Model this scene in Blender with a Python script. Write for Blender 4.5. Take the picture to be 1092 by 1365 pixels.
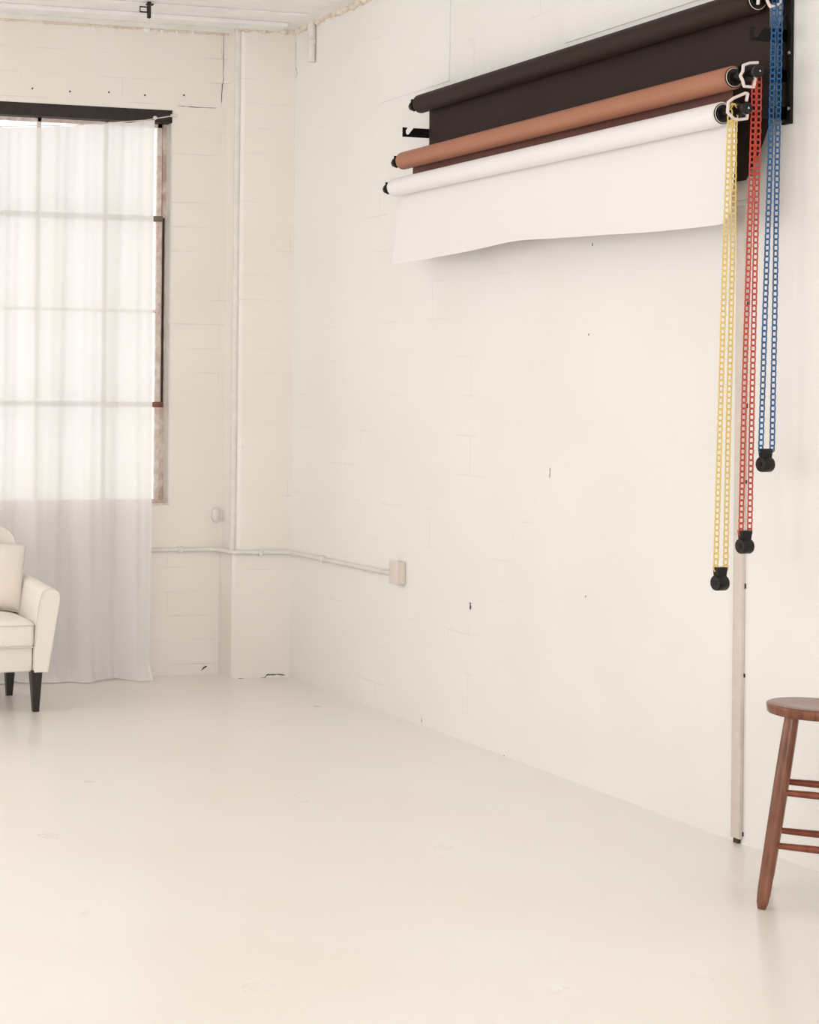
import bpy, bmesh, math, random
from mathutils import Vector, Matrix
random.seed(7)
for o in list(bpy.data.objects): bpy.data.objects.remove(o)
S = bpy.context.scene
COL = S.collection

# ------------------------------------------------------------ camera
F, PX, PY = 2399.6, 0.4, 520.25
PITCH, YAW, ROLL = -0.00121, 0.268, 0.0103
CAM = Vector((-4.449, -9.728, 1.65))
fw = Vector((math.sin(YAW)*math.cos(PITCH), math.cos(YAW)*math.cos(PITCH), -math.sin(PITCH)))
rt = Vector((math.cos(YAW), -math.sin(YAW), 0)); up = rt.cross(fw)
R = rt*math.cos(ROLL) + up*math.sin(ROLL); U = -rt*math.sin(ROLL) + up*math.cos(ROLL)
cd = bpy.data.cameras.new('camera'); co = bpy.data.objects.new('camera', cd); COL.objects.link(co)
M = Matrix((R, U, -fw)).transposed().to_4x4(); M.translation = CAM
co.matrix_world = M
cd.sensor_width = 36; cd.sensor_fit = 'AUTO'; cd.lens = F*36/1365
cd.shift_x = (546-PX)/1365; cd.shift_y = -(682.5-PY)/1365
S.camera = co

def hit(x, y, axis, val):
    """world point on the plane axis=val seen at photo pixel (x, y); used only for measuring"""
    d = fw + R*((x-PX)/F) - U*((y-PY)/F)
    return CAM + d*((val-CAM[axis])/d[axis])

# ------------------------------------------------------------ light
S.view_settings.view_transform = 'Standard'; S.view_settings.look = 'None'
S.view_settings.gamma = 1; S.view_settings.use_curve_mapping = False
S.view_settings.exposure = -0.18
w = bpy.data.worlds.new('overcast_sky'); S.world = w; w.use_nodes = True
bg = w.node_tree.nodes['Background']; bg.inputs[0].default_value = (1.0, .985, .985, 1); bg.inputs[1].default_value = 2.25
def area(name, loc, rot, sx, sy, power, color):
    l = bpy.data.lights.new(name, 'AREA'); l.shape = 'RECTANGLE'; l.size = sx; l.size_y = sy; l.energy = power; l.color = color
    o = bpy.data.objects.new(name, l); COL.objects.link(o); o.location = loc; o.rotation_euler = rot
    return o
D = math.radians
WARM = (1, .982, .982)
OPEN_L = [(-6.5, -4.3), (-3.4, -0.6)]       # unseen side openings left of the frame, placed and sized for their light
for i, (a, b) in enumerate(OPEN_L):
    area('side_opening_fill', (-7.45, (a+b)/2, 2.1), (0, D(-90), 0), 2.3, 2.4, (6, 34)[i], WARM)  # unseen lamp outside each side opening, brightens right wall and floor
area('rear_opening_fill', (-3.8, -12.35, 2.1), (D(90), 0, 0), 4.4, 2.3, 140, WARM)  # unseen lamp behind the camera, added to brighten back wall and curtain
area('back_opening_fill', (-5.45, .75, 2.1), (D(-90), 0, 0), 2.3, 2.3, 20, WARM)  # added lamp at an invented opening out of view, lifts the far floor

# ------------------------------------------------------------ materials
def lin(c): return tuple(((v/255)/12.92 if v/255 <= .04045 else ((v/255+.055)/1.055)**2.4) for v in c) + (1,)
def mat(name, rgb, rough=.6, metal=0, bump=0, bscale=40, var=0, vscale=6, coat=0, sheen=0, spec=.5, rgb2=None):
    m = bpy.data.materials.new(name); m.use_nodes = True; n = m.node_tree.nodes; L = m.node_tree.links
    b = n['Principled BSDF']; b.inputs['Roughness'].default_value = rough; b.inputs['Metallic'].default_value = metal
    b.inputs['Base Color'].default_value = lin(rgb); b.inputs['Coat Weight'].default_value = coat
    b.inputs['Sheen Weight'].default_value = sheen; b.inputs['Specular IOR Level'].default_value = spec
    tc = n.new('ShaderNodeTexCoord')
    if var or rgb2:
        t = n.new('ShaderNodeTexNoise'); t.inputs['Scale'].default_value = vscale; t.inputs['Detail'].default_value = 5
        L.new(tc.outputs['Object'], t.inputs['Vector'])
        r = n.new('ShaderNodeValToRGB'); r.color_ramp.elements[0].position = .35; r.color_ramp.elements[1].position = .68
        c2 = rgb2 or tuple(max(0, v*(1-var)) for v in rgb)
        r.color_ramp.elements[0].color = lin(c2); r.color_ramp.elements[1].color = lin(rgb)
        L.new(t.outputs['Fac'], r.inputs['Fac']); L.new(r.outputs['Color'], b.inputs['Base Color'])
    if bump:
        t = n.new('ShaderNodeTexNoise'); t.inputs['Scale'].default_value = bscale; t.inputs['Detail'].default_value = 4
        L.new(tc.outputs['Object'], t.inputs['Vector'])
        bp = n.new('ShaderNodeBump'); bp.inputs['Strength'].default_value = bump; bp.inputs['Distance'].default_value = .01
        L.new(t.outputs['Fac'], bp.inputs['Height']); L.new(bp.outputs['Normal'], b.inputs['Normal'])
    return m

def block_mat(name, rgb, joint, u_axis, bw, bh, mort, off_u, off_v, dark=.5, patch=(.48, .62), rough=.55, smooth=None):
    """painted concrete block: running bond joints that show only here and there through thick paint"""
    m = bpy.data.materials.new(name); m.use_nodes = True; n = m.node_tree.nodes; L = m.node_tree.links
    b = n['Principled BSDF']; b.inputs['Roughness'].default_value = rough
    tc = n.new('ShaderNodeTexCoord'); sp = n.new('ShaderNodeSeparateXYZ'); L.new(tc.outputs['Object'], sp.inputs[0])
    cb = n.new('ShaderNodeCombineXYZ')
    a1 = n.new('ShaderNodeMath'); a1.inputs[1].default_value = off_u; L.new(sp.outputs[u_axis], a1.inputs[0])
    a2 = n.new('ShaderNodeMath'); a2.inputs[1].default_value = off_v; L.new(sp.outputs['Z'], a2.inputs[0])
    L.new(a1.outputs[0], cb.inputs[0]); L.new(a2.outputs[0], cb.inputs[1])
    # slightly wavy joints
    wv = n.new('ShaderNodeTexNoise'); wv.inputs['Scale'].default_value = 7; L.new(tc.outputs['Object'], wv.inputs['Vector'])
    ws = n.new('ShaderNodeVectorMath'); ws.operation = 'SCALE'; ws.inputs['Scale'].default_value = .008
    L.new(wv.outputs['Color'], ws.inputs[0])
    wa = n.new('ShaderNodeVectorMath'); L.new(cb.outputs[0], wa.inputs[0]); L.new(ws.outputs[0], wa.inputs[1])
    br = n.new('ShaderNodeTexBrick'); br.offset = .5; br.inputs['Scale'].default_value = 1
    br.inputs['Brick Width'].default_value = bw; br.inputs['Row Height'].default_value = bh
    br.inputs['Mortar Size'].default_value = mort; br.inputs['Mortar Smooth'].default_value = .6
    L.new(wa.outputs[0], br.inputs['Vector'])
    ns = n.new('ShaderNodeTexNoise'); ns.inputs['Scale'].default_value = 3.3; ns.inputs['Detail'].default_value = 6
    L.new(tc.outputs['Object'], ns.inputs['Vector'])
    mr = n.new('ShaderNodeMapRange'); mr.inputs[1].default_value = patch[0]; mr.inputs[2].default_value = patch[1]
    L.new(ns.outputs['Fac'], mr.inputs[0])
    mu = n.new('ShaderNodeMath'); mu.operation = 'MULTIPLY'; L.new(br.outputs['Fac'], mu.inputs[0]); L.new(mr.outputs[0], mu.inputs[1])
    fac = mu.outputs[0]
    if smooth:   # a plastered stretch without joints
        s1 = n.new('ShaderNodeMapRange'); s1.inputs[1].default_value = smooth[0]; s1.inputs[2].default_value = smooth[1]
        L.new(sp.outputs[u_axis], s1.inputs[0])
        m2 = n.new('ShaderNodeMath'); m2.operation = 'MULTIPLY'; L.new(fac, m2.inputs[0]); L.new(s1.outputs[0], m2.inputs[1]); fac = m2.outputs[0]
    mk = n.new('ShaderNodeMath'); mk.operation = 'MULTIPLY'; mk.inputs[1].default_value = dark; L.new(fac, mk.inputs[0])
    mx = n.new('ShaderNodeMixRGB'); mx.inputs[1].default_value = lin(rgb); mx.inputs[2].default_value = lin(joint); L.new(mk.outputs[0], mx.inputs[0])
    # faint roller patches in the paint
    n2 = n.new('ShaderNodeTexNoise'); n2.inputs['Scale'].default_value = 1.7; n2.inputs['Detail'].default_value = 3; L.new(tc.outputs['Object'], n2.inputs['Vector'])
    r2 = n.new('ShaderNodeValToRGB'); r2.color_ramp.elements[0].color = (.975, .972, .965, 1); r2.color_ramp.elements[1].color = (1, 1, 1, 1)
    r2.color_ramp.elements[0].position = .35; r2.color_ramp.elements[1].position = .6; L.new(n2.outputs['Fac'], r2.inputs[0])
    m3 = n.new('ShaderNodeMixRGB'); m3.blend_type = 'MULTIPLY'; m3.inputs[0].default_value = 1
    L.new(mx.outputs[0], m3.inputs[1]); L.new(r2.outputs[0], m3.inputs[2]); L.new(m3.outputs[0], b.inputs['Base Color'])
    fn = n.new('ShaderNodeTexNoise'); fn.inputs['Scale'].default_value = 45; fn.inputs['Detail'].default_value = 3; L.new(tc.outputs['Object'], fn.inputs['Vector'])
    h1 = n.new('ShaderNodeMath'); h1.operation = 'MULTIPLY'; h1.inputs[1].default_value = .12; L.new(fn.outputs['Fac'], h1.inputs[0])
    h2 = n.new('ShaderNodeMath'); h2.operation = 'SUBTRACT'; L.new(h1.outputs[0], h2.inputs[0]); L.new(fac, h2.inputs[1])
    bp = n.new('ShaderNodeBump'); bp.inputs['Strength'].default_value = .3; bp.inputs['Distance'].default_value = .0035
    L.new(h2.outputs[0], bp.inputs['Height']); L.new(bp.outputs['Normal'], b.inputs['Normal'])
    return m

PAINT = (246, 244, 240)
m_wall_r = block_mat('painted_block_right', PAINT, (196, 186, 168), 'Y', .38, .19, .004, .12, .05, dark=.22, patch=(.52, .66), smooth=(-2.95, -2.6))
m_wall_b = block_mat('painted_block_back', (247, 241, 234), (176, 160, 138), 'X', .62, .143, .004, .07, .078, dark=.25, patch=(.47, .64))
m_pil = block_mat('painted_block_pilaster', (247, 241, 234), (186, 170, 148), 'X', .9, .143, .004, .47, .078, dark=.2, patch=(.5, .66))
m_wall = mat('white_wall_paint', PAINT, .6, bump=.15, bscale=30)
m_trim = mat('painted_trim', (236, 231, 223), .45, bump=.15, bscale=60, var=.04, vscale=20)
m_plaster = mat('rough_plaster', (242, 234, 222), .8, bump=.8, bscale=35, rgb2=(222, 206, 184), vscale=22)
m_ceil = mat('painted_ceiling', (251, 249, 246), .45, bump=.6, bscale=7, var=.04, vscale=5)
m_dark = mat('dark_gap', (78, 62, 48), .9)
m_steel = mat('flaking_dark_steel', (48, 34, 29), .6, bump=.5, bscale=60, var=.3, vscale=30)
m_flake = mat('dark_steel_with_flaked_paint', (232, 219, 209), .6, bump=.6, bscale=40, vscale=17, rgb2=(190, 166, 152))
m_frame = mat('pale_window_paint', (240, 232, 226), .5, bump=.4, bscale=50, rgb2=(218, 192, 178), vscale=26)
m_rail = mat('bare_grey_rail', (140, 124, 106), .5, bump=.3, bscale=50, var=.2, vscale=20)
m_rust = mat('rusty_rail', (142, 92, 72), .7, bump=.3, bscale=50, var=.25, vscale=20)
m_black = mat('black_powder_coat', (20, 16, 14), .5, bump=.1, bscale=200, spec=.25)
m_blackplastic = mat('black_plastic', (26, 21, 19), .35, var=.15, vscale=30, spec=.3)
m_silver = mat('bright_pin', (200, 200, 200), .2, metal=1)
m_whiteplastic = mat('white_plastic_guide', (236, 222, 214), .35)
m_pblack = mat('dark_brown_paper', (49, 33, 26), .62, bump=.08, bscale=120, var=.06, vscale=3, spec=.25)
m_pcop_shade = mat('shaded_terracotta_paper', (116, 70, 58), .6, bump=.08, bscale=120, var=.05, vscale=3)  # terracotta roll's hanging sheet: shade under the roll put into its colour
m_pcop = mat('terracotta_paper', (176, 116, 88), .5, bump=.08, bscale=120, var=.03, vscale=3)
m_pwhite = mat('white_paper', (243, 240, 238), .55, bump=.05, bscale=80)
m_uph = mat('ivory_upholstery', (246, 239, 230), .75, bump=.25, bscale=260, sheen=.2)
m_pipe = mat('ivory_piping', (228, 219, 206), .7)
m_pillow = mat('cream_pillow_cover', (242, 233, 223), .8, bump=.25, bscale=220, sheen=.2)
m_leg = mat('black_lacquered_wood', (34, 25, 21), .3, bump=.1, bscale=60)
m_seam = mat('seam', (190, 175, 156), .8)

def wood(name, a, b_, rough=.32):
    m = bpy.data.materials.new(name); m.use_nodes = True; n = m.node_tree.nodes; L = m.node_tree.links
    b = n['Principled BSDF']; b.inputs['Roughness'].default_value = rough
    tc = n.new('ShaderNodeTexCoord'); mp = n.new('ShaderNodeMapping'); mp.inputs['Scale'].default_value = (9, 9, 1.2)
    L.new(tc.outputs['Object'], mp.inputs[0]); t = n.new('ShaderNodeTexNoise'); t.inputs['Scale'].default_value = 6; t.inputs['Detail'].default_value = 8
    L.new(mp.outputs[0], t.inputs['Vector']); r = n.new('ShaderNodeValToRGB')
    r.color_ramp.elements[0].position = .3; r.color_ramp.elements[1].position = .7
    r.color_ramp.elements[0].color = lin(a); r.color_ramp.elements[1].color = lin(b_)
    L.new(t.outputs['Fac'], r.inputs[0]); L.new(r.outputs[0], b.inputs['Base Color'])
    return m
m_wood = wood('brown_stained_wood', (104, 58, 38), (138, 86, 60), .24)
m_woodr = wood('reddish_stained_wood', (112, 50, 30), (138, 68, 40))

def floor_mat():
    m = bpy.data.materials.new('glossy_floor_paint'); m.use_nodes = True; n = m.node_tree.nodes; L = m.node_tree.links
    b = n['Principled BSDF']; b.inputs['Coat Weight'].default_value = .25; b.inputs['Coat Roughness'].default_value = .16; tc = n.new('ShaderNodeTexCoord')
    t = n.new('ShaderNodeTexNoise'); t.inputs['Scale'].default_value = 1.3; t.inputs['Detail'].default_value = 6; L.new(tc.outputs['Object'], t.inputs['Vector'])
    r = n.new('ShaderNodeValToRGB'); r.color_ramp.elements[0].position = .35; r.color_ramp.elements[1].position = .7
    r.color_ramp.elements[0].color = lin((247, 240, 233)); r.color_ramp.elements[1].color = lin((249, 244, 239))
    L.new(t.outputs['Fac'], r.inputs[0])
    # small scuffs
    v = n.new('ShaderNodeTexNoise'); v.inputs['Scale'].default_value = 9; v.inputs['Detail'].default_value = 8; v.inputs['Roughness'].default_value = .65
    L.new(tc.outputs['Object'], v.inputs['Vector']); vr = n.new('ShaderNodeMapRange'); vr.inputs[1].default_value = .66; vr.inputs[2].default_value = .76; vr.inputs[4].default_value = .2
    L.new(v.outputs['Fac'], vr.inputs[0]); mx = n.new('ShaderNodeMixRGB'); mx.inputs[2].default_value = lin((208, 198, 184))
    L.new(vr.outputs[0], mx.inputs[0]); L.new(r.outputs[0], mx.inputs[1]); L.new(mx.outputs[0], b.inputs['Base Color'])
    t2 = n.new('ShaderNodeTexNoise'); t2.inputs['Scale'].default_value = 2.2; t2.inputs['Detail'].default_value = 4; L.new(tc.outputs['Object'], t2.inputs['Vector'])
    rr = n.new('ShaderNodeMapRange'); rr.inputs[3].default_value = .22; rr.inputs[4].default_value = .4; L.new(t2.outputs['Fac'], rr.inputs[0]); L.new(rr.outputs[0], b.inputs['Roughness'])
    bp = n.new('ShaderNodeBump'); bp.inputs['Strength'].default_value = .12; bp.inputs['Distance'].default_value = .01; L.new(t2.outputs['Fac'], bp.inputs['Height']); L.new(bp.outputs[0], b.inputs['Normal'])
    return m
m_floor = floor_mat()

def glass_mat():
    m = bpy.data.materials.new('window_glass'); m.use_nodes = True; n = m.node_tree.nodes; L = m.node_tree.links
    n.remove(n['Principled BSDF']); o = n['Material Output']
    t = n.new('ShaderNodeBsdfTransparent'); g = n.new('ShaderNodeBsdfGlossy'); g.inputs['Roughness'].default_value = .03
    t.inputs[0].default_value = (.97, .98, .97, 1)
    f = n.new('ShaderNodeFresnel'); f.inputs[0].default_value = 1.45; x = n.new('ShaderNodeMixShader')
    L.new(f.outputs[0], x.inputs[0]); L.new(t.outputs[0], x.inputs[1]); L.new(g.outputs[0], x.inputs[2]); L.new(x.outputs[0], o.inputs[0])
    return m
m_glass = glass_mat()
def sheer_mat():
    m = bpy.data.materials.new('sheer_white_voile'); m.use_nodes = True; n = m.node_tree.nodes; L = m.node_tree.links
    n.remove(n['Principled BSDF']); o = n['Material Output']
    t = n.new('ShaderNodeBsdfTransparent'); tr = n.new('ShaderNodeBsdfTranslucent'); d = n.new('ShaderNodeBsdfDiffuse')
    tr.inputs[0].default_value = (.97, .96, .95, 1); d.inputs[0].default_value = (.98, .955, .94, 1)
    x = n.new('ShaderNodeMixShader'); x.inputs[0].default_value = .68; L.new(tr.outputs[0], x.inputs[1]); L.new(d.outputs[0], x.inputs[2])
    # a weave seen edge-on in a fold is denser
    lw = n.new('ShaderNodeLayerWeight'); lw.inputs[0].default_value = .35
    mr = n.new('ShaderNodeMapRange'); mr.inputs[3].default_value = .91; mr.inputs[4].default_value = .99; L.new(lw.outputs['Facing'], mr.inputs[0])
    y = n.new('ShaderNodeMixShader'); L.new(mr.outputs[0], y.inputs[0]); L.new(t.outputs[0], y.inputs[1]); L.new(x.outputs[0], y.inputs[2])
    L.new(y.outputs[0], o.inputs[0]); return m
m_sheer = sheer_mat()
def chain_mat(name, rgb):
    m = mat(name, rgb, .3); m.node_tree.nodes['Principled BSDF'].inputs['Transmission Weight'].default_value = .15
    return m
m_yel = chain_mat('yellow_chain_plastic', (240, 210, 118)); m_red = chain_mat('red_chain_plastic', (204, 66, 40)); m_blu = chain_mat('blue_chain_plastic', (5, 92, 150))

# ------------------------------------------------------------ mesh helpers
class MB:
    def __init__(s): s.bm = bmesh.new(); s.mi = 0
    def box(s, x0, x1, y0, y1, z0, z1, bev=0, seg=2):
        r = bmesh.ops.create_cube(s.bm, size=1)
        for v in r['verts']:
            v.co = Vector((x0+(v.co.x+.5)*(x1-x0), y0+(v.co.y+.5)*(y1-y0), z0+(v.co.z+.5)*(z1-z0)))
        if bev:
            es = list({e for v in r['verts'] for e in v.link_edges})
            bmesh.ops.bevel(s.bm, geom=es, offset=bev, segments=seg, profile=.5, affect='EDGES')
        return s
    def prism(s, pts, axis, a, b, bev=0):
        """polygon in the two remaining axes, extruded from a to b along axis"""
        def mk(p, t):
            q = list(p); q.insert(axis, t); return s.bm.verts.new(q)
        A = [mk(p, a) for p in pts]; B = [mk(p, b) for p in pts]; n = len(pts)
        f = [s.bm.faces.new(A), s.bm.faces.new(B[::-1])]
        for i in range(n): f.append(s.bm.faces.new([A[i], B[i], B[(i+1) % n], A[(i+1) % n]]))
        bmesh.ops.recalc_face_normals(s.bm, faces=f)
        if bev:
            es = list({e for ff in f[:2] for e in ff.edges}); bmesh.ops.bevel(s.bm, geom=es, offset=bev, segments=2, profile=.5, affect='EDGES')
        return s
    def tube(s, pts, r, n=10, closed=False, caps=True):
        pts = [Vector(p) for p in pts]; rs = r if isinstance(r, (list, tuple)) else [r]*len(pts)
        N = len(pts); rings = []; prev = None
        for i, p in enumerate(pts):
            if closed: t = (pts[(i+1) % N]-pts[i-1]).normalized()
            else: t = (pts[min(i+1, N-1)]-pts[max(i-1, 0)]).normalized()
            if prev is None:
                a = Vector((0, 0, 1)) if abs(t.z) < .9 else Vector((1, 0, 0)); u = t.cross(a).normalized()
            else: u = (prev - t*prev.dot(t)).normalized()
            prev = u; v = t.cross(u)
            rings.append([s.bm.verts.new(p+(u*math.cos(2*math.pi*k/n)+v*math.sin(2*math.pi*k/n))*rs[i]) for k in range(n)])
        fs = []
        for i in range(N if closed else N-1):
            a, b = rings[i], rings[(i+1) % N]
            for k in range(n): fs.append(s.bm.faces.new([a[k], a[(k+1) % n], b[(k+1) % n], b[k]]))
        if caps and not closed: fs.append(s.bm.faces.new(rings[0][::-1])); fs.append(s.bm.faces.new(rings[-1]))
        bmesh.ops.recalc_face_normals(s.bm, faces=fs); return s
    def lathe(s, prof, org, ax, n=32):
        """prof = (distance along ax, radius)"""
        ax = Vector(ax).normalized(); org = Vector(org)
        a = Vector((0, 0, 1)) if abs(ax.z) < .9 else Vector((1, 0, 0)); u = ax.cross(a).normalized(); v = ax.cross(u)
        rings = [[s.bm.verts.new(org+ax*t+(u*math.cos(2*math.pi*k/n)+v*math.sin(2*math.pi*k/n))*max(r, 1e-5)) for k in range(n)] for t, r in prof]
        fs = []
        for i in range(len(rings)-1):
            for k in range(n): fs.append(s.bm.faces.new([rings[i][k], rings[i][(k+1) % n], rings[i+1][(k+1) % n], rings[i+1][k]]))
        fs.append(s.bm.faces.new(rings[0][::-1])); fs.append(s.bm.faces.new(rings[-1]))
        bmesh.ops.recalc_face_normals(s.bm, faces=fs); return s
    def grid(s, fn, nu, nv):
        V = [[s.bm.verts.new(fn(i/nu, j/nv)) for j in range(nv+1)] for i in range(nu+1)]
        for i in range(nu):
            for j in range(nv): s.bm.faces.new([V[i][j], V[i+1][j], V[i+1][j+1], V[i][j+1]])
        return s
    def build(s, name, material, parent=None, smooth=True, angle=35, mods=()):
        me = bpy.data.meshes.new(name); s.bm.to_mesh(me); s.bm.free(); me.materials.append(material)
        if smooth:
            me.polygons.foreach_set('use_smooth', [True]*len(me.polygons))
            me.set_sharp_from_angle(angle=D(angle))
        o = bpy.data.objects.new(name, me); COL.objects.link(o)
        if parent: o.parent = parent
        return o
def tag(o, label=None, cat=None, group=None, kind=None):
    if label: o['label'] = label
    if cat: o['category'] = cat
    if group: o['group'] = group
    if kind: o['kind'] = kind
    return o
def thing(name, label, cat, loc=(0, 0, 0), rz=0, group=None):
    o = bpy.data.objects.new(name, None); COL.objects.link(o); o.location = loc; o.rotation_euler = (0, 0, rz); o.empty_display_size = .1
    return tag(o, label, cat, group)
def struct(o, label=None, cat=None): return tag(o, label, cat, kind='structure')
def local(o, mb):
    """express geometry written in room coordinates relative to the Empty it belongs to"""
    bmesh.ops.transform(mb.bm, matrix=Matrix.Rotation(-o.rotation_euler.z, 4, 'Z') @ Matrix.Translation(-o.location), verts=mb.bm.verts[:])
    return mb

# ------------------------------------------------------------ room shell
YB, H, XL, YF = .20, 3.79, -7.0, -12.0
WX0, WX1, WZ0, WZ1 = -3.72, -.69, 1.005, 3.317
struct(MB().box(XL-.3, .3, YF-.3, YB+.3, -.12, 0).build('floor', m_floor, smooth=False), 'glossy cream painted concrete floor of the studio', 'floor')
struct(MB().box(XL-.3, .3, YF-.3, YB+.3, H, H+.15).build('ceiling', m_ceil, smooth=False), 'white painted uneven ceiling above the walls', 'ceiling')
struct(MB().box(0, .3, YF-.3, YB+.3, 0, H).build('wall_right', m_wall_r, smooth=False), 'long white painted block wall behind the paper rolls', 'wall')
b = MB()
b.box(WX1, 0, YB, YB+.28, 0, H); b.box(-4.25, WX0, YB, YB+.28, 0, H); b.box(XL, -6.65, YB, YB+.28, 0, H); b.box(-6.65, -4.25, YB, YB+.28, 0, WZ0); b.box(-6.65, -4.25, YB, YB+.28, WZ1, H); b.box(WX0, WX1, YB, YB+.28, 0, WZ0); b.box(WX0, WX1, YB, YB+.28, WZ1, H)  # the far left opening is invented, out of view, to let light onto the floor
struct(b.build('wall_back', m_wall_b, smooth=False), 'white painted block wall with the curtained window', 'wall')
b = MB(); ys = [YF-.3] + [v for ab in OPEN_L for v in ab] + [YB+.3]
for i in range(0, len(ys), 2): b.box(XL-.3, XL, ys[i], ys[i+1], 0, H)
for a, c in OPEN_L: b.box(XL-.3, XL, a, c, 0, .9); b.box(XL-.3, XL, a, c, 3.3, H)
struct(b.build('wall_left', m_wall, smooth=False), 'white wall with unseen tall openings added for side light', 'wall')
b = MB(); b.box(XL, -6.1, YF-.3, YF, 0, H); b.box(-1.5, 0, YF-.3, YF, 0, H); b.box(-6.1, -1.5, YF-.3, YF, 0, .9); b.box(-6.1, -1.5, YF-.3, YF, 3.3, H)
struct(b.build('wall_front', m_wall, smooth=False), 'white wall behind the camera', 'wall')

# pilaster in the corner: rounded left edge above the conduit, square base below
zc = .733
pts = [(0, YB), (0, 0), (-.315, 0)] + [(-.315-.03*math.sin(a), .035-.035*math.cos(a)) for a in [D(q) for q in (15, 30, 45, 60, 75, 90)]] + [(-.345, YB)]
b = MB().prism(pts, 2, zc, H)
b.prism([(0, YB), (0, -.004), (-.352, -.004), (-.366, .012), (-.368, YB)], 2, 0, zc)
struct(b.build('trim_1', m_pil, angle=25), 'square painted pilaster standing in the room corner', 'pilaster')
# vertical painted conduit hugging the pilaster's left edge above the horizontal one
b = MB().tube([(-.352, .03, H), (-.352, .031, 2.4), (-.354, .03, 1.3), (-.356, .03, .74)], .020, 14)
c1 = thing('vertical_conduit', 'painted vertical conduit running up the left edge of the corner pilaster', 'conduit', (-.355, .03, .735))
local(c1, b).build('pipe', m_trim, c1)
b = MB().lathe([(0, .012), (.01, .02), (.012, .026), (.03, .026), (.042, .02), (.05, .01)], (-.395, YB, .94), (0, -1, 0), 24)
for v in b.bm.verts: v.co.z = .94 + (v.co.z-.94)*1.75; v.co.y = YB+(v.co.y-YB)*.45
c2 = tag(b.build('junction_cover', m_trim), 'small oval painted cover on the back wall just left of the pilaster', 'cover')

# horizontal conduit: back wall -> pilaster -> right wall -> outlet box
def conduit():
    t = thing('horizontal_conduit', 'thin white painted conduit running low along back wall, pilaster and right wall', 'conduit', (-.5, YB, .73))
    r = .0125
    P = [(-3.9, YB-r, .744), (-.79, YB-r, .737), (-.42, YB-r, .736), (-.395, YB-r-.01, .736), (-.384, .15, .736), (-.383, .03, .735), (-.37, -.012, .735), (-.35, -r-.006, .735),
         (-.04, -r-.006, .733), (-.022, -r-.012, .733), (-r, -.035, .732), (-r, -.2, .732), (-r, -.8, .731), (-r, -1.31, .733)]
    local(t, MB().tube(P, r, 12)).build('pipe', m_trim, t)
    for p, ax in (((-.62, YB, .737), 'y'), ((-.2, -.004, .734), 'y'), ((0, -.45, .732), 'x')):
        b = MB()
        if ax == 'y': b.box(p[0]-.012, p[0]+.012, p[1]-.028, p[1], p[2]-.019, p[2]+.019, .003)
        else: b.box(-.028, 0, p[1]-.012, p[1]+.012, p[2]-.019, p[2]+.019, .003)
        local(t, b).build('strap', m_trim, t)
conduit()
t = thing('outlet_box', 'small white painted electrical box at the end of the low conduit', 'outlet box', (0, -1.357, .69))
local(t, MB().box(-.045, 0, -1.40, -1.315, .69, .805, .006)).build('box', m_trim, t)
local(t, MB().box(-.049, -.045, -1.405, -1.311, .686, .809, .002)).build('cover_plate', m_trim, t)
m_box = mat('aged_box_paint', (228, 217, 206), .5)
for ch in t.children: ch.data.materials[0] = m_box

# thin boards high on the right wall
def pan(n, y0, y1, z0, z1, th=.007):
    return struct(MB().box(-th, 0, y0, y1, z0, z1, .0015).build(n, m_wall, smooth=False))
tag(pan('trim_2', -1.797, -1.075, 3.20, H), 'thin white painted board high on the right wall beside the corner', 'wall board')
tag(pan('trim_3', -4.35, -2.795, 3.20, H), 'thin white painted board above the dark brown roll', 'wall board')

# vertical strip and its head box on the right wall
t = thing('wall_strip', 'narrow vertical painted strip running from floor to the small box below the rolls', 'trim strip', (0, -3.98, 0))
local(t, MB().box(-.016, 0, -4.012, -3.962, .018, 2.375, .002)).build('strip', m_trim, t)
m_strip = mat('aged_strip_paint', (226, 215, 204), .5, bump=.15, bscale=60, var=.04, vscale=20)
for ch in t.children: ch.data.materials[0] = m_strip
for zz in (.03, .62, .95, 1.34, 1.62, 2.0):
    local(t, MB().box(-.004, 0, -4.0165, -4.012, zz, zz+.012+.01*random.random())).build('gap', m_dark, t, smooth=False)
local(t, MB().box(-.014, 0, -4.0, -3.975, .001, .018)).build('foot_gap', m_dark, t, smooth=False)
local(t, MB().box(-.03, 0, -4.045, -3.93, 2.395, 2.478, .003).box(-.022, 0, -4.05, -3.925, 2.375, 2.395, .003)).build('head_box', m_strip, t)

# chips, holes and cracks in the paint (real recess-coloured slivers on the surface)
def sliver(name, pts, wd, normal, label, cat):
    """irregular thin sliver following pts on a wall or the floor"""
    b = MB(); nrm = Vector(normal); P = [Vector(p) for p in pts]; L, Rr = [], []
    for i, p in enumerate(P):
        d = (P[min(i+1, len(P)-1)]-P[max(i-1, 0)]).normalized(); s_ = d.cross(nrm).normalized()
        ww = wd*(.35+.9*random.random())*(.3 if i in (0, len(P)-1) else 1)
        L.append(b.bm.verts.new(p+s_*ww+nrm*.0012)); Rr.append(b.bm.verts.new(p-s_*ww+nrm*.0012))
    for i in range(len(P)-1): b.bm.faces.new([L[i], L[i+1], Rr[i+1], Rr[i]])
    o = b.build(name, m_dark, smooth=False); struct(o, label, cat); return o
def px_path(pts, axis, val, sub=4, jit=.0):
    out = []
    for i in range(len(pts)-1):
        for k in range(sub):
            f = k/sub; q = hit(pts[i][0]*(1-f)+pts[i+1][0]*f, pts[i][1]*(1-f)+pts[i+1][1]*f, axis, val)
            for a in range(3):
                if a != axis: q[a] += random.uniform(-jit, jit)
            out.append(q)
    out.append(hit(*pts[-1], axis, val)); return out
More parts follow.
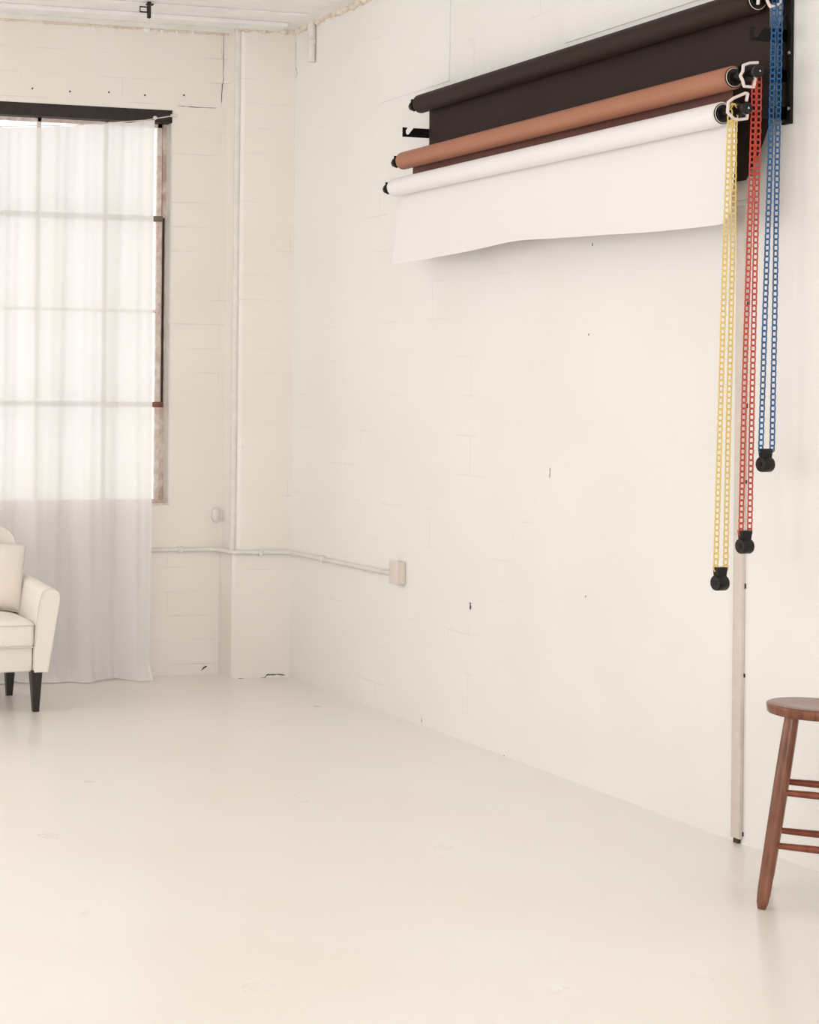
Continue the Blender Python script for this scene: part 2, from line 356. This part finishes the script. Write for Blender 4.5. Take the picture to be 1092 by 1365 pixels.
sliver('crack', px_path([(318, 904.5), (335, 906), (353, 903), (357, 899), (372, 899), (380, 900)], 1, -.0045, 4, .002), .0035, (0, -1, 0), 'dark crack along the foot of the corner pilaster', 'crack')
sliver('crack', px_path([(298.5, 44), (298, 75), (298, 106), (296, 116), (295, 138)], 1, YB, 4, .002), .0022, (0, -1, 0), 'thin dark crack between back wall and pilaster near the ceiling', 'crack')
sliver('crack', px_path([(236, 141), (262, 143), (289, 144)], 1, YB, 4, .001), .0022, (0, -1, 0), 'short dark joint crack beside the top corner of the window', 'crack')
sliver('crack', px_path([(395, 55), (394, 90), (397, 97), (394, 105), (393, 150), (391, 188)], 0, -.0, 3, .002), .002, (-1, 0, 0), 'thin crack down the room corner near the ceiling', 'crack')
sliver('crack', px_path([(268, 894), (272, 890), (276, 888)], 1, YB, 3, .002), .004, (0, -1, 0), 'tiny dark chip low on the back wall beside the pilaster', 'chip')
for (x, y, l, wd, lab) in ((627, 808, 10, .006, 'chipped hole in the right wall to the right of the outlet box'), (672, 1009, 6, .004, 'tiny dark chip at the foot of the right wall'),
                          (562, 960, 6, .0025, 'small dark nick at the foot of the right wall nearer the corner'), (785, 446, 3, .003, 'tiny dark nail hole in the right wall below the white paper'),
                          (790, 326, 4, .003, 'tiny dark nail hole just under the edge of the white paper'), (781, 795, 3, .003, 'tiny dark nail hole low in the middle of the right wall'),
                          (733, 630, 14, .0022, 'short yellowed scratch in the middle of the right wall')):
    sliver('chip', px_path([(x, y-l/2), (x+.6, y), (x, y+l/2)], 0, 0, 3, .0015), wd, (-1, 0, 0), lab, 'chip')

for i, (x, y) in enumerate([(43, 118), (93, 122), (145, 123), (193, 127), (245, 127)]):
    q = hit(x, y, 1, YB)
    o = MB().lathe([(0, .0045), (.003, .0055), (.005, .003)], (0, 0, 0), (0, -1, 0), 10).build('nail', m_dark); o.location = q
    tag(o, ['first', 'second', 'third', 'fourth', 'fifth'][i] + ' nail head from the left in the row above the window', 'nail', 'nail heads above the window')

# ------------------------------------------------------------ ceiling edge
def lumpy(name, fn, n, r0, amp, label):
    b = MB(); pts, rs = [], []
    for i in range(n+1):
        p = Vector(fn(i/n)); p += Vector((random.uniform(-1, 1), random.uniform(-1, 1), random.uniform(-1, 1)))*amp*.3
        pts.append(p); rs.append(max(.004, r0+random.uniform(-.5, 1)*amp))
    b.tube(pts, rs, 8)
    return struct(b.build(name, m_plaster, angle=60), label, 'plaster edge')
lumpy('trim_4', lambda f: (-3.9+3.55*f, YB-.004, H-.002), 220, .010, .007, 'lumpy plaster bead where back wall meets ceiling')
lumpy('trim_5', lambda f: (-.36+.35*f, -.004, H-.004), 26, .018, .012, 'lumpy plaster along the top of the pilaster')
lumpy('trim_6', lambda f: (-.006, -.01-1.5*f, H-.002), 110, .016, .016, 'rough broken plaster where right wall meets ceiling')
for i, (y0, y1, dz) in enumerate(((.03, .15, .010), (-.20, -.06, .024), (-.46, -.30, .012), (-.9, -.62, .02))):
    struct(MB().box(-5, -.14, y0, y1, H-dz, H, .003).build('trim_%d' % (7+i), m_ceil, smooth=False), 'flat painted board running across the ceiling, number %s row out from the back wall' % ['first', 'second', 'third', 'fourth'][i], 'ceiling board')
for i, (x, y, r) in enumerate([(196, 36, .022), (216, 36, .012), (236, 38, .010), (258, 39, .013)]):
    q = hit(x, y, 1, YB-.01)
    b = MB(); bmesh.ops.create_icosphere(b.bm, subdivisions=3, radius=r)
    for v in b.bm.verts: v.co.z *= .8; v.co *= 1+.1*math.sin(v.co.x*300+i)
    o = b.build('plaster_lump', m_ceil, angle=80); o.location = (q.x, YB-.008, H-.012)
    struct(o, ['large rounded plaster blob', 'small plaster blob, first right of the large one', 'small plaster blob, second right of the large one', 'plaster blob nearest the pilaster'][i] + ' hanging at the ceiling edge', 'plaster lump')
# metal clamp under the ceiling
q = hit(195, 12, 1, -.47)
t = thing('ceiling_clamp', 'small dark rusty metal clamp hanging from the ceiling above the window', 'clamp', (q.x, -.47, H-.02))
zt = H
local(t, MB().box(q.x+.006, q.x+.026, -.478, -.462, zt-.075, zt, .003).box(q.x, q.x+.04, -.482, -.458, zt-.020, zt-.012, .002)).build('stem', m_steel, t)
local(t, MB().tube([(q.x-.036, -.47, zt-.030), (q.x+.006, -.47, zt-.030), (q.x+.006, -.47, zt-.058), (q.x-.036, -.47, zt-.058)], .005, 8, closed=True)).build('loop', m_steel, t)
local(t, MB().lathe([(0, .011), (.012, .012), (.016, .006)], (q.x+.016, -.47, zt-.075), (0, 0, -1), 12)).build('nut', m_steel, t)
# painted pipe stub in the corner on the right wall
qa = hit(416, 40, 0, -.02)
t = thing('pipe_stub', 'short painted pipe stub coming down beside the corner on the right wall', 'pipe', (-.02, qa.y, 3.62))
local(t, MB().lathe([(0, .021), (.003, .022), (.10, .022), (.105, .026), (.125, .026), (.13, .022), (H-3.56, .022)], (-.022, qa.y, 3.56), (0, 0, 1), 20)).build('pipe', m_trim, t)

# ------------------------------------------------------------ window
t = thing('window_1', 'steel framed multi-pane window behind the sheer curtain', 'window', (WX1, YB+.1, WZ0)); t['kind'] = 'structure'
FY = YB+.075
def wpart(name, mb, m, sm=False, par=None): return local(t, mb).build(name, m, par or t, smooth=sm)
wpart('lintel', MB().box(WX0, WX1, YB+.006, YB+.09, 3.243, WZ1, .002), m_steel)
wpart('reveal', MB().box(WX1-.008, WX1, YB-.001, FY, WZ0, 3.243, .003), m_trim)
b = MB(); b.box(WX1-.036, WX1-.008, FY, FY+.03, WZ0+.02, 2.69); wpart('jamb', b, m_flake)
b = MB(); b.box(WX1-.03, WX1-.008, FY, FY+.03, 2.69, 3.243); wpart('jamb', b, m_flake)
wpart('jamb_strip', MB().box(WX1-.03, WX1-.016, FY-.004, FY+.0, 1.60, 2.69, .001), m_steel)
b = MB()
b.box(WX1-.062, WX1-.036, FY+.002, FY+.028, WZ0+.02, 3.243)
xs = [WX1-.036, -1.07, -1.482, -1.89, -2.30, -2.71, -3.12, -3.5]
for x in xs[1:]: b.box(x-.011, x+.011, FY+.002, FY+.026, WZ0+.02, 3.243)
b.box(WX0, WX1-.036, FY+.002, FY+.026, 3.222, 3.243); b.box(WX0, WX1-.05, FY+.004, FY+.022, 2.13, 2.148)
wpart('muntin', b, m_frame)
wpart('transom', MB().box(WX0, WX1-.03, FY-.012, FY+.03, 2.668, 2.700, .002), m_rail)
wpart('transom', MB().box(WX0, WX1-.016, FY-.010, FY+.03, 1.572, 1.604, .002), m_rust)
wpart('sill', MB().box(WX0, WX1, YB-.006, FY+.03, WZ0-.006, WZ0+.006, .002).box(WX0, WX1-.01, FY, FY+.03, WZ0+.006, WZ0+.024, .001), m_frame)
zs = [WZ0+.024, 1.572, 2.13, 2.668, 3.222]
for i in range(len(xs)-1):
    for j in range(4):
        wpart('pane', MB().box(xs[i+1]+.004, xs[i]-.004, FY+.012, FY+.015, zs[j], zs[j+1]), m_glass)

# ------------------------------------------------------------ sheer curtain on its wire
t = thing('curtain_wire', 'thin white wire strung across the head of the window holding the curtain', 'wire', (WX1, YB-.02, 3.28))
local(t, MB().tube([(-3.85, YB-.02, 3.27), (-2.6, YB-.02, 3.175), (-1.74, YB-.02, 3.168), (-1.27, YB-.02, 3.20), (-.87, YB-.02, 3.247), (-.695, YB-.02, 3.282)], .0028, 8)).build('wire', m_whiteplastic, t)
local(t, MB().lathe([(0, .011), (.01, .012), (.02, .006)], (-.815, YB-.02, 3.262), (1, 0, .2), 12)).build('clip', m_whiteplastic, t)
local(t, MB().box(-.705, -.67, YB-.028, YB-.0, 3.276, 3.292, .002)).build('wall_clip', m_whiteplastic, t)
def curtain():
    x_r, x_l = -.835, -3.05
    ph = [random.uniform(0, 6.28) for _ in range(8)]
    def fold(x, f):           # f: 0 top .. 1 bottom
        d = .005*math.sin(x*34+ph[0]) + .004*math.sin(x*61+ph[1]+1.5*math.sin(f*2)) + .002*math.sin(x*110+ph[2])
        e = .036*math.sin(x*17+ph[3]+.9*f+.9*math.sin(x*5)) + .014*math.sin(x*41+ph[4]-1.2*f) + .003*math.sin(x*95+ph[5]+f)
        return d*(1-f)*.7 + e*(.15+.85*f)
    def fn(u, v):
        x = x_r + (x_l-x_r)*u; f = v
        top = 3.160 + .085*max(0, 1-(x_r-x)/.9)**1.3 + .006*abs(math.sin(x*17+1))
        z = top*(1-f) + .006*f
        y = (YB-.022)*(1-f) + (YB-.115)*f if f > 0 else YB-.022
        if f > .3: y = YB-.022-.012 - .075*((f-.3)/.7)
        else: y = YB-.022-.04*f
        y += fold(x, f) * (1 if f < .65 else 1)
        y = min(y, YB-.004 - (.02 if f > .66 else 0))
        xx = x + .032*(1-f) - .010 + .010*math.sin(f*5+x*9)*f*.6
        if f > .975: y -= (f-.975)*1.6*(1+.8*math.sin(x*13))
        return (xx, y, z)
    b = MB().grid(fn, 520, 70)
    o = b.build('sheer_curtain', m_sheer, angle=180)
    tag(o, 'long sheer white curtain hanging over the window down to the floor', 'curtain')
    # side hem
    return o
cur = curtain()

# ------------------------------------------------------------ armchair
CX, CY = -2.032, -.53
arm_t = thing('armchair', 'ivory upholstered armchair with black tapered legs in front of the curtain', 'armchair', (CX, CY, 0))
def a_part(name, mb, m, angle=50, label=None):
    o = mb.build(name, m, arm_t, angle=angle)
    if label: o['label'] = label
    return o
a_part('apron', MB().box(-.225, .225, -.262, .27, .205, .335, .012, 3), m_uph)
def cush(u, v):
    return None
b = MB(); b.box(-.232, .232, -.285, .20, .327, .468, .03, 4)
bmesh.ops.subdivide_edges(b.bm, edges=[e for e in b.bm.edges if e.calc_length() > .2], cuts=7, use_grid_fill=True)
for v in b.bm.verts:
    if v.co.z > .44: v.co.z += .030*max(0, 1-(v.co.x/.24)**2)*max(0, 1-((v.co.y+.04)/.25)**2)
sc = a_part('seat_cushion', b, m_uph)
def ring(x0, x1, y0, y1, z, r=.012, n=5):
    P = []
    for cx, cy, a0 in ((x1-r, y1-r, 0), (x0+r, y1-r, 90), (x0+r, y0+r, 180), (x1-r, y0+r, 270)):
        for k in range(n): a = D(a0+90*k/(n-1)); P.append((cx+r*math.cos(a), cy+r*math.sin(a), z))
    return P
b = MB().tube(ring(-.232, .232, -.286, .2, .449, .03), .0035, 6, closed=True).tube(ring(-.232, .232, -.286, .2, .336, .03), .0035, 6, closed=True)
o = b.build('piping', m_pipe, sc)
def arm_profile():
    # x outward, z up: inner foot, up the inside, over the scroll, down the flared outside
    P = [(.228, .205), (.230, .34), (.236, .46), (.247, .55), (.262, .603)]
    P += [(.310-.048*math.cos(D(a)), .603+.034*math.sin(D(a))) for a in (25, 50, 75, 100, 125, 150)]
    P += [(.359, .600), (.360, .575), (.352, .53), (.338, .45), (.322, .35), (.308, .27), (.299, .205)]
    return P
AP = arm_profile()
for s in (1, -1):
    b = MB(); n = len(AP); secs = []
    ys = [-.290, -.282, -.1, .1, .25, .285]
    for k, y in enumerate(ys):
        sc_ = .985 if k in (0, 5) else 1
        lift = .035*max(0, (y+.29)/.57)
        pts = [(s*(.29+(px_-.29)*sc_), y, .4+(pz-.4)*sc_ + lift*max(0, (pz-.3)/.33)) for px_, pz in AP]
        secs.append([b.bm.verts.new(p) for p in pts])
    for k in range(len(secs)-1):
        for i in range(n): b.bm.faces.new([secs[k][i], secs[k][(i+1) % n], secs[k+1][(i+1) % n], secs[k+1][i]])
    b.bm.faces.new(secs[0]); b.bm.faces.new(secs[-1][::-1]); bmesh.ops.recalc_face_normals(b.bm, faces=b.bm.faces[:])
    am = a_part('arm', b, m_uph, 45)
    MB().tube([(s*x, -.290, z) for x, z in AP[1:]], .0035, 6).build('piping', m_pipe, am)
# back with a rolled, rounded top
def back_outline():
    P = [(-.27, .32)]
    for k in range(13):
        a = math.pi-math.pi*k/12; P.append((.20*math.cos(a)*1.0+(.07 if math.cos(a) > 0 else -.07)*abs(math.cos(a))**.6, .80+.125*math.sin(a)**.8 if math.sin(a) > 0 else .80))
    P.append((.27, .32)); return P
BO = back_outline(); b = MB(); secs = []; dep = [(.205, .93), (.19, .98), (.215, 1.0), (.27, 1.0), (.30, .98), (.31, .93)]
for k, (y, q_) in enumerate([(.20, .94), (.19, .985), (.20, 1.0), (.27, 1.0), (.295, .985), (.30, .94)]):
    secs.append([b.bm.verts.new((x*q_, y + .10*(z-.4), (.6+(z-.6)*q_)*1.03)) for x, z in BO])
n = len(BO)
for k in range(len(secs)-1):
    for i in range(n): b.bm.faces.new([secs[k][i], secs[k][(i+1) % n], secs[k+1][(i+1) % n], secs[k+1][i]])
b.bm.faces.new(secs[0]); b.bm.faces.new(secs[-1][::-1]); bmesh.ops.recalc_face_normals(b.bm, faces=b.bm.faces[:])
bk = a_part('backrest', b, m_uph, 50)
MB().tube([(x*.99, .196+.10*(z-.4), (.6+(z-.6)*.99)*1.03) for x, z in BO], .0035, 6).build('piping', m_pipe, bk)
for sx in (1, -1):
    for sy, y0 in ((-1, -.25), (1, .245)):
        b = MB(); secs = []
        for f in range(5):
            f /= 4; z = .215*(1-f); r = .031*(1-f)+.0165*f; cx = sx*(.245 + .0*f); cy = y0 + sy*.006*f
            secs.append([b.bm.verts.new((cx+a*r, cy+c*r, z)) for a, c in ((-1, -.8), (-.8, -1), (.8, -1), (1, -.8), (1, .8), (.8, 1), (-.8, 1), (-1, .8))])
        for k in range(4):
            for i in range(8): b.bm.faces.new([secs[k][i], secs[k][(i+1) % 8], secs[k+1][(i+1) % 8], secs[k+1][i]])
        b.bm.faces.new(secs[0]); b.bm.faces.new(secs[-1][::-1]); bmesh.ops.recalc_face_normals(b.bm, faces=b.bm.faces[:])
        a_part('leg', b, m_leg, 30)

# scatter pillow on the chair
def pillow():
    t = thing('throw_pillow', 'plain cream square throw pillow leaning on the armchair back', 'pillow', (CX+.072, CY+.055, .494))
    hw = .185
    def edge(a, b_): # soft square outline, slightly pinched sides and pointed corners
        k = 1-.06*(1-abs(b_)**2)*abs(a)**6
        return a*hw*k
    b = MB(); N = 28
    def side(sg):
        def fn(u, v):
            a, c = 2*u-1, 2*v-1
            x = edge(a, c); z = edge(c, a)
            th = .072*max(0, (1-a**4))**.6*max(0, (1-c**4))**.6
            return Vector((x, sg*th, z+hw))
        return fn
    b.grid(side(1), N, N); b.grid(side(-1), N, N)
    bmesh.ops.remove_doubles(b.bm, verts=b.bm.verts[:], dist=1e-5); bmesh.ops.recalc_face_normals(b.bm, faces=b.bm.faces[:])
    rot = Matrix.Rotation(D(-14), 4, 'X') @ Matrix.Rotation(D(7), 4, 'Y')
    bmesh.ops.transform(b.bm, matrix=rot, verts=b.bm.verts[:])
    b.build('cover', m_pillow, t, angle=80)
    P = [(edge(a, -1), 0, edge(-1, a)+hw) for a in [i/8-1 for i in range(16)]] + [(edge(1, c), 0, edge(c, 1)+hw) for c in [i/8-1 for i in range(16)]]
    P += [(edge(-a, 1), 0, edge(1, a)+hw) for a in [i/8-1 for i in range(16)]] + [(edge(-1, c), 0, edge(-c, 1)+hw) for c in [i/8-1 for i in range(16)]]
    q = MB().tube(P, .003, 6, closed=True); bmesh.ops.transform(q.bm, matrix=rot, verts=q.bm.verts[:]); q.build('seam', m_pipe, t)
pillow()

# ------------------------------------------------------------ stool
def stool():
    foot = hit(1018, 1212, 2, 0); az = math.atan2(foot.x-CAM.x, foot.y-CAM.y)
    rr = Vector((math.cos(az), -math.sin(az), 0)); aw = Vector((math.sin(az), math.cos(az), 0))
    c = foot + rr*.150 + aw*.133
    t = thing('stool', 'round brown wooden stool with rungs standing by the right wall', 'stool', c, -az-.045)
    # local: x = to the right, y = away
    HT = .655
    prof = [(HT-.034, .136), (HT-.032, .143), (HT-.028, .1465), (HT-.006, .1485), (HT-.002, .147), (HT, .142), (HT-.002, .08), (HT-.004, .0)]
    MB().lathe([(z, r) for z, r in prof], (0, 0, 0), (0, 0, 1), 64).build('seat', m_wood, t, angle=50)
    def legp(sx, sy, z):
        f = z/.62; return Vector((sx*(.150*(1-f)+.068*f), sy*(.140*(1-f)+.066*f), z))
    for sx in (-1, 1):
        for sy in (-1, 1):
            zs_ = [0, .004, .02, .05, .12, .25, .40, .55, .626]; rs = [.012, .0135, .018, .0205, .0215, .0225, .0230, .0225, .021]
            MB().tube([legp(sx, sy, z) for z in zs_], rs, 20).build('leg', m_wood, t, angle=60)
    for z in (.375, .205):
        for sy in (-1, 1):
            a, b_ = legp(-1, sy, z), legp(1, sy, z)
            MB().tube([a, a.lerp(b_, .25), a.lerp(b_, .5), a.lerp(b_, .75), b_], [.0095, .011, .012, .011, .0095], 14).build('rung', m_woodr, t)
    for z in (.415, .245):
        for sx in (-1, 1):
            a, b_ = legp(sx, -1, z), legp(sx, 1, z)
            MB().tube([a, a.lerp(b_, .5), b_], [.0095, .0115, .0095], 14).build('rung', m_woodr, t)
stool()

# ------------------------------------------------------------ brackets and rolls
SL = [(.10, 3.098), (.145, 2.957), (.19, 2.813), (.235, 2.68)]      # distance from wall and height of each hook
YR, YL = -4.222, -1.64
def hook_arm(bm, y, d, z, ext, th=.006):
    tip = d+ext; z0 = z-.018
    pts = [(-tip, z0+.048), (-tip+.027, z0+.047), (-tip+.017, z0+.032), (-tip+.018, z0+.018), (-tip+.026, z0+.011), (-tip+.036, z0+.016), (-tip+.060, z0+.046), (-.012, z0+.046), (-.012, z0), (-tip, z0+.001)]
    return bm.prism(pts, 1, y-th/2, y+th/2, .0008)
for y, lab in ((YR, 'black four-hook wall bracket at the near end carrying the chain-driven roll ends'), (YL, 'black four-hook wall bracket at the far end of the rolls, by the corner')):
    t = thing('wall_bracket', lab, 'bracket', (0, y, 2.63))
    local(t, MB().box(-.012, 0, y-(.024 if y < -3 else .125), y+(.024 if y < -3 else -.07), 2.645, 3.3 if y < -3 else 3.05, .002)).build('back_plate', m_black, t)
    local(t, MB().prism([(-.012, 2.65), (-.042, 2.66), (-.042, 3.0), (-.012, 3.05)], 1, y-.003-(0 if y < -3 else .09), y+.003-(0 if y < -3 else .09))).build('web', m_black, t)
    for d, z in SL: local(t, hook_arm(MB(), y, d, z, .026)).build('hook_arm', m_black, t, smooth=False)
    for z in ((2.70, 2.9, 3.24) if y < -3 else (2.70, 2.9, 3.0)):
        local(t, MB().lathe([(0, .008), (.004, .008), (.007, .004)], (-.012, y-(.014 if y < -3 else .11), z), (-1, 0, 0), 12)).build('screw', m_silver, t)

def roll(name, label, d, z, r, mroll, yr, yl, sheet_fn, sheet_label, guide_px):
    """yr / yl: near and far end of the paper tube"""
    t = thing(name, label, 'paper roll', (-d, (yr+yl)/2, z-r))
    local(t, MB().lathe([(0, r*.93), (.002, r), (yl-yr-.002, r), (yl-yr, r*.93)], (-d, yr, z), (0, 1, 0), 48)).build('paper_roll', mroll, t, angle=40)
    if sheet_fn:
        sh = local(t, sheet_fn()).build('hanging_sheet', mroll, t, angle=60)
        if sheet_label: sh['label'] = sheet_label; sh.data.materials[0] = m_pcop_shade
    # end plugs
    rg = r*.86
    near = local(t, MB().lathe([(.004, rg), (-.002, rg*1.0), (-.004, rg*.8), (-.014, rg*.78), (-.016, .016), (-.085, .012)], (-d, yr, z), (0, 1, 0), 28)).build('end_plug', m_blackplastic, t)
    rim = local(t, MB().tube([(-d+rg*.9*math.cos(a), yr-.004, z+rg*.9*math.sin(a)) for a in [k*math.pi/16 for k in range(32)]], .0015, 6, closed=True)).build('rim', m_whiteplastic if name else m_silver, near)
    far = local(t, MB().lathe([(-.004, .026), (.004, .026), (.006, .021), (.058, .021), (.060, .027), (.070, .027), (.078, .022), (.088, .021), (.092, .012), (.1, .011)], (-d, yl, z), (0, 1, 0), 8)).build('end_plug', m_blackplastic, t, angle=20)
    # chain wheel, white guide and tightening knob
    yg = yr-.075
    local(t, MB().lathe([(-.014, .026), (-.009, .028), (-.006, .02), (.006, .02), (.009, .028), (.014, .026)], (-d, yg, z), (0, 1, 0), 24)).build('chain_wheel', m_blackplastic, t)
    gp = [hit(x, y, 1, yg-.012) for x, y in guide_px]; P = []
    for i in range(len(gp)-1):
        for k in range(4): P.append(gp[i].lerp(gp[i+1], k/4))
    P.append(gp[-1])
    local(t, MB().tube(P, .0055, 8)).build('chain_guide', m_whiteplastic, t)
    kn = local(t, MB().lathe([(0, .012), (-.03, .012), (-.032, .019), (-.036, .021), (-.048, .021), (-.052, .018), (-.053, .004)], (-d, yg-.012, z), (0, 1, 0), 24)).build('knob', m_blackplastic, t)
    local(t, MB().lathe([(0, .004), (-.004, .004), (-.006, .002)], (-d, yg-.064, z), (0, 1, 0), 12)).build('pin', m_silver, kn)
    return t

def hung(xp, r, z_top, yr, yl, bottom, curl=0, nseg=60, nz=14, corner=None):
    """sheet leaving the back of the roll at x=xp and falling to bottom(y)"""
    def f():
        b = MB()
        def fn(u, v):
            y = yl + (yr-yl)*u; zb = bottom(y)
            z = z_top + (zb-z_top)*v
            if corner: y = corner(y, z)
            x = xp - curl*(v**3) + .003*math.sin(y*3.1+v*2)
            return (x, y, z)
        b.grid(fn, nseg, nz)
        g = b.bm.faces[:]; bmesh.ops.recalc_face_normals(b.bm, faces=g)
        bmesh.ops.solidify(b.bm, geom=g, thickness=.0008)
        return b
    return f
def interp(tab):
    def f(y):
        if y >= tab[0][0]: return tab[0][1]
        for (a, za), (c, zc_) in zip(tab, tab[1:]):
            if y >= c:
                k = (a-y)/(a-c); k2 = k*k*(3-2*k)*.4+k*.6; return za+(zc_-za)*k2
        return tab[-1][1]
    return f
wb0 = interp([(-1.62, 2.305), (-2.02, 2.310), (-2.43, 2.320), (-2.746, 2.336), (-3.07, 2.320), (-3.36, 2.308), (-3.75, 2.291), (-4.05, 2.285), (-4.18, 2.287)])
wb = lambda y: sum(wb0(y+k*.05)*w_ for k, w_ in zip(range(-3, 4), (.07, .13, .18, .24, .18, .13, .07)))
def wcorner(y, z):   # rounded lower near corner and slightly waisted near edge
    if y < -4.12:
        k = (-4.12-y)/.06; lim = 0
        if z < 2.33: lim = .035*((2.33-z)/.045)**2
        if z < 2.5: lim += .01*min(1, (2.5-z)/.15)
        return y + k*lim
    return y
def bcorner(y, z):
    if y < -3.9:
        k = (-3.9-y)/.285; lim = 0
        if z < 2.66: lim = .125*((2.66-z)/.2)**1.35
        return y + k*lim
    return y
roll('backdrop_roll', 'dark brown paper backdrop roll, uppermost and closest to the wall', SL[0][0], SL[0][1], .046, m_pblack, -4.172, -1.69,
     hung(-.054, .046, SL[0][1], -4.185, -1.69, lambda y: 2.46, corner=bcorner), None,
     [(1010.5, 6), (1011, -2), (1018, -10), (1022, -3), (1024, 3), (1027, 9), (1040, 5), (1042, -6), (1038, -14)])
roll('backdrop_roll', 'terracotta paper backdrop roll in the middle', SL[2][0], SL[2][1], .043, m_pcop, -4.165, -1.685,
     hung(-.147, .043, SL[2][1], -4.105, -1.70, lambda y: 2.69), 'terracotta sheet, shade under the roll coloured in as maroon brown',
     [(1010.5, 83.5), (1000, 84), (991, 87), (990.5, 95), (987, 101), (990, 107), (992, 115), (1005, 116), (1006.6, 105.5), (1003.5, 94.5)])
roll('backdrop_roll', 'white paper backdrop roll, lowest and farthest out from the wall', SL[3][0], SL[3][1], .0435, m_pwhite, -4.165, -1.685,
     hung(-.192, .0435, SL[3][1], -4.18, -1.62, wb, curl=.02, nseg=110, nz=20, corner=wcorner), None,
     [(995, 135), (997, 125), (994, 124), (978, 131), (971, 136), (970, 150), (978, 158), (983, 159.5), (996, 158), (996.5, 148), (991.5, 142)])

# ------------------------------------------------------------ pull chains
def chain(label, m, strands, weight_px, yc, group='coloured pull chains on the backdrop rolls'):
    wq = hit(*weight_px, 1, yc)
    t = thing('pull_chain', label, 'pull chain', (wq.x, yc, wq.z-.028), 0, None)
    b = MB()
    def link(p, d, sd, L, W, r):
        e = .004; P = []
        for (a, c) in ((-L/2, -W/2+e), (-L/2+e, -W/2), (L/2-e, -W/2), (L/2, -W/2+e), (L/2, W/2-e), (L/2-e, W/2), (-L/2+e, W/2), (-L/2, W/2-e)):
            P.append(p+d*a+sd*c)
        b.tube(P, r, 5, closed=True)
    for st in strands:
        P = [hit(x, y, 1, yc) for x, y in st]
        # even steps along the strand
        tot = sum((P[i+1]-P[i]).length for i in range(len(P)-1)); n_ = round(tot/.0205); step = tot/n_
        for k in range(n_+1):
            s_ = k*step; i = 0
            while i < len(P)-2 and s_ > (P[i+1]-P[i]).length: s_ -= (P[i+1]-P[i]).length; i += 1
            d = (P[i+1]-P[i]).normalized(); p = P[i]+d*s_
            ang = D(26 + (14 if k % 2 else -14)); sd = Vector((math.cos(ang), -math.sin(ang), 0))
            link(p, d, sd, .0235, .0142, .0028)
    # over the wheel
    a, c = hit(*strands[0][0], 1, yc), hit(*strands[1][0], 1, yc); mid = (a+c)/2; rr_ = (c-a).length/2
    for k in range(1, 5):
        an = math.pi*k/5; p = mid + Vector((-math.cos(an)*rr_, 0, math.sin(an)*.03)); d = Vector((math.sin(an), 0, math.cos(an)*1.0)).normalized()
        link(p, d, Vector((0, 1, 0)), .0235, .0125, .0018)
    local(t, b).build('chain', m, t, angle=60)
    # black weight: neck and disc across the chain
    wt = local(t, MB().lathe([(-.021, .0255), (-.017, .0275), (.017, .0275), (.021, .0255)], wq, (1, 0, 0), 36)).build('weight', m_blackplastic, t, angle=30)
    z = wq.z
    pr = [(wq.x-.022, z+.056), (wq.x+.022, z+.056), (wq.x+.017, z+.022), (wq.x-.017, z+.022)]
    local(t, MB().prism(pr, 1, yc-.013, yc+.013, .001)).build('weight_neck', m_blackplastic, t)
    local(t, MB().lathe([(0, .0085), (.002, .0085)], (wq.x-.0211, yc, z), (-1, 0, 0), 16)).build('weight_hub', m_black, t)
chain('yellow pull chain hanging from the white paper roll, ending in a black weight', m_yel,
      [[(973.5, 150), (973, 170), (967, 330), (962, 500), (958.5, 620), (954.5, 757)], [(981, 150), (979.5, 170), (977, 330), (973, 500), (970.5, 600), (967.5, 757)]], (960, 777), -4.25)
chain('red pull chain hanging from the terracotta paper roll, ending in a black weight', m_red,
      [[(1005.5, 106), (1005, 140), (1001, 260), (993, 500), (990.5, 600), (988, 709)], [(1012.5, 106), (1012, 140), (1009, 260), (1003.5, 500), (1001.5, 600), (999.5, 709)]], (993, 728), -4.235)
chain('blue pull chain hanging from the dark brown paper roll, ending in a black weight', m_blu,
      [[(1032.5, 2), (1031, 60), (1027, 210), (1020, 420), (1014.5, 598)], [(1040.5, 2), (1039.5, 60), (1036.5, 210), (1033, 420), (1029.5, 598)]], (1020.5, 619), -4.262)
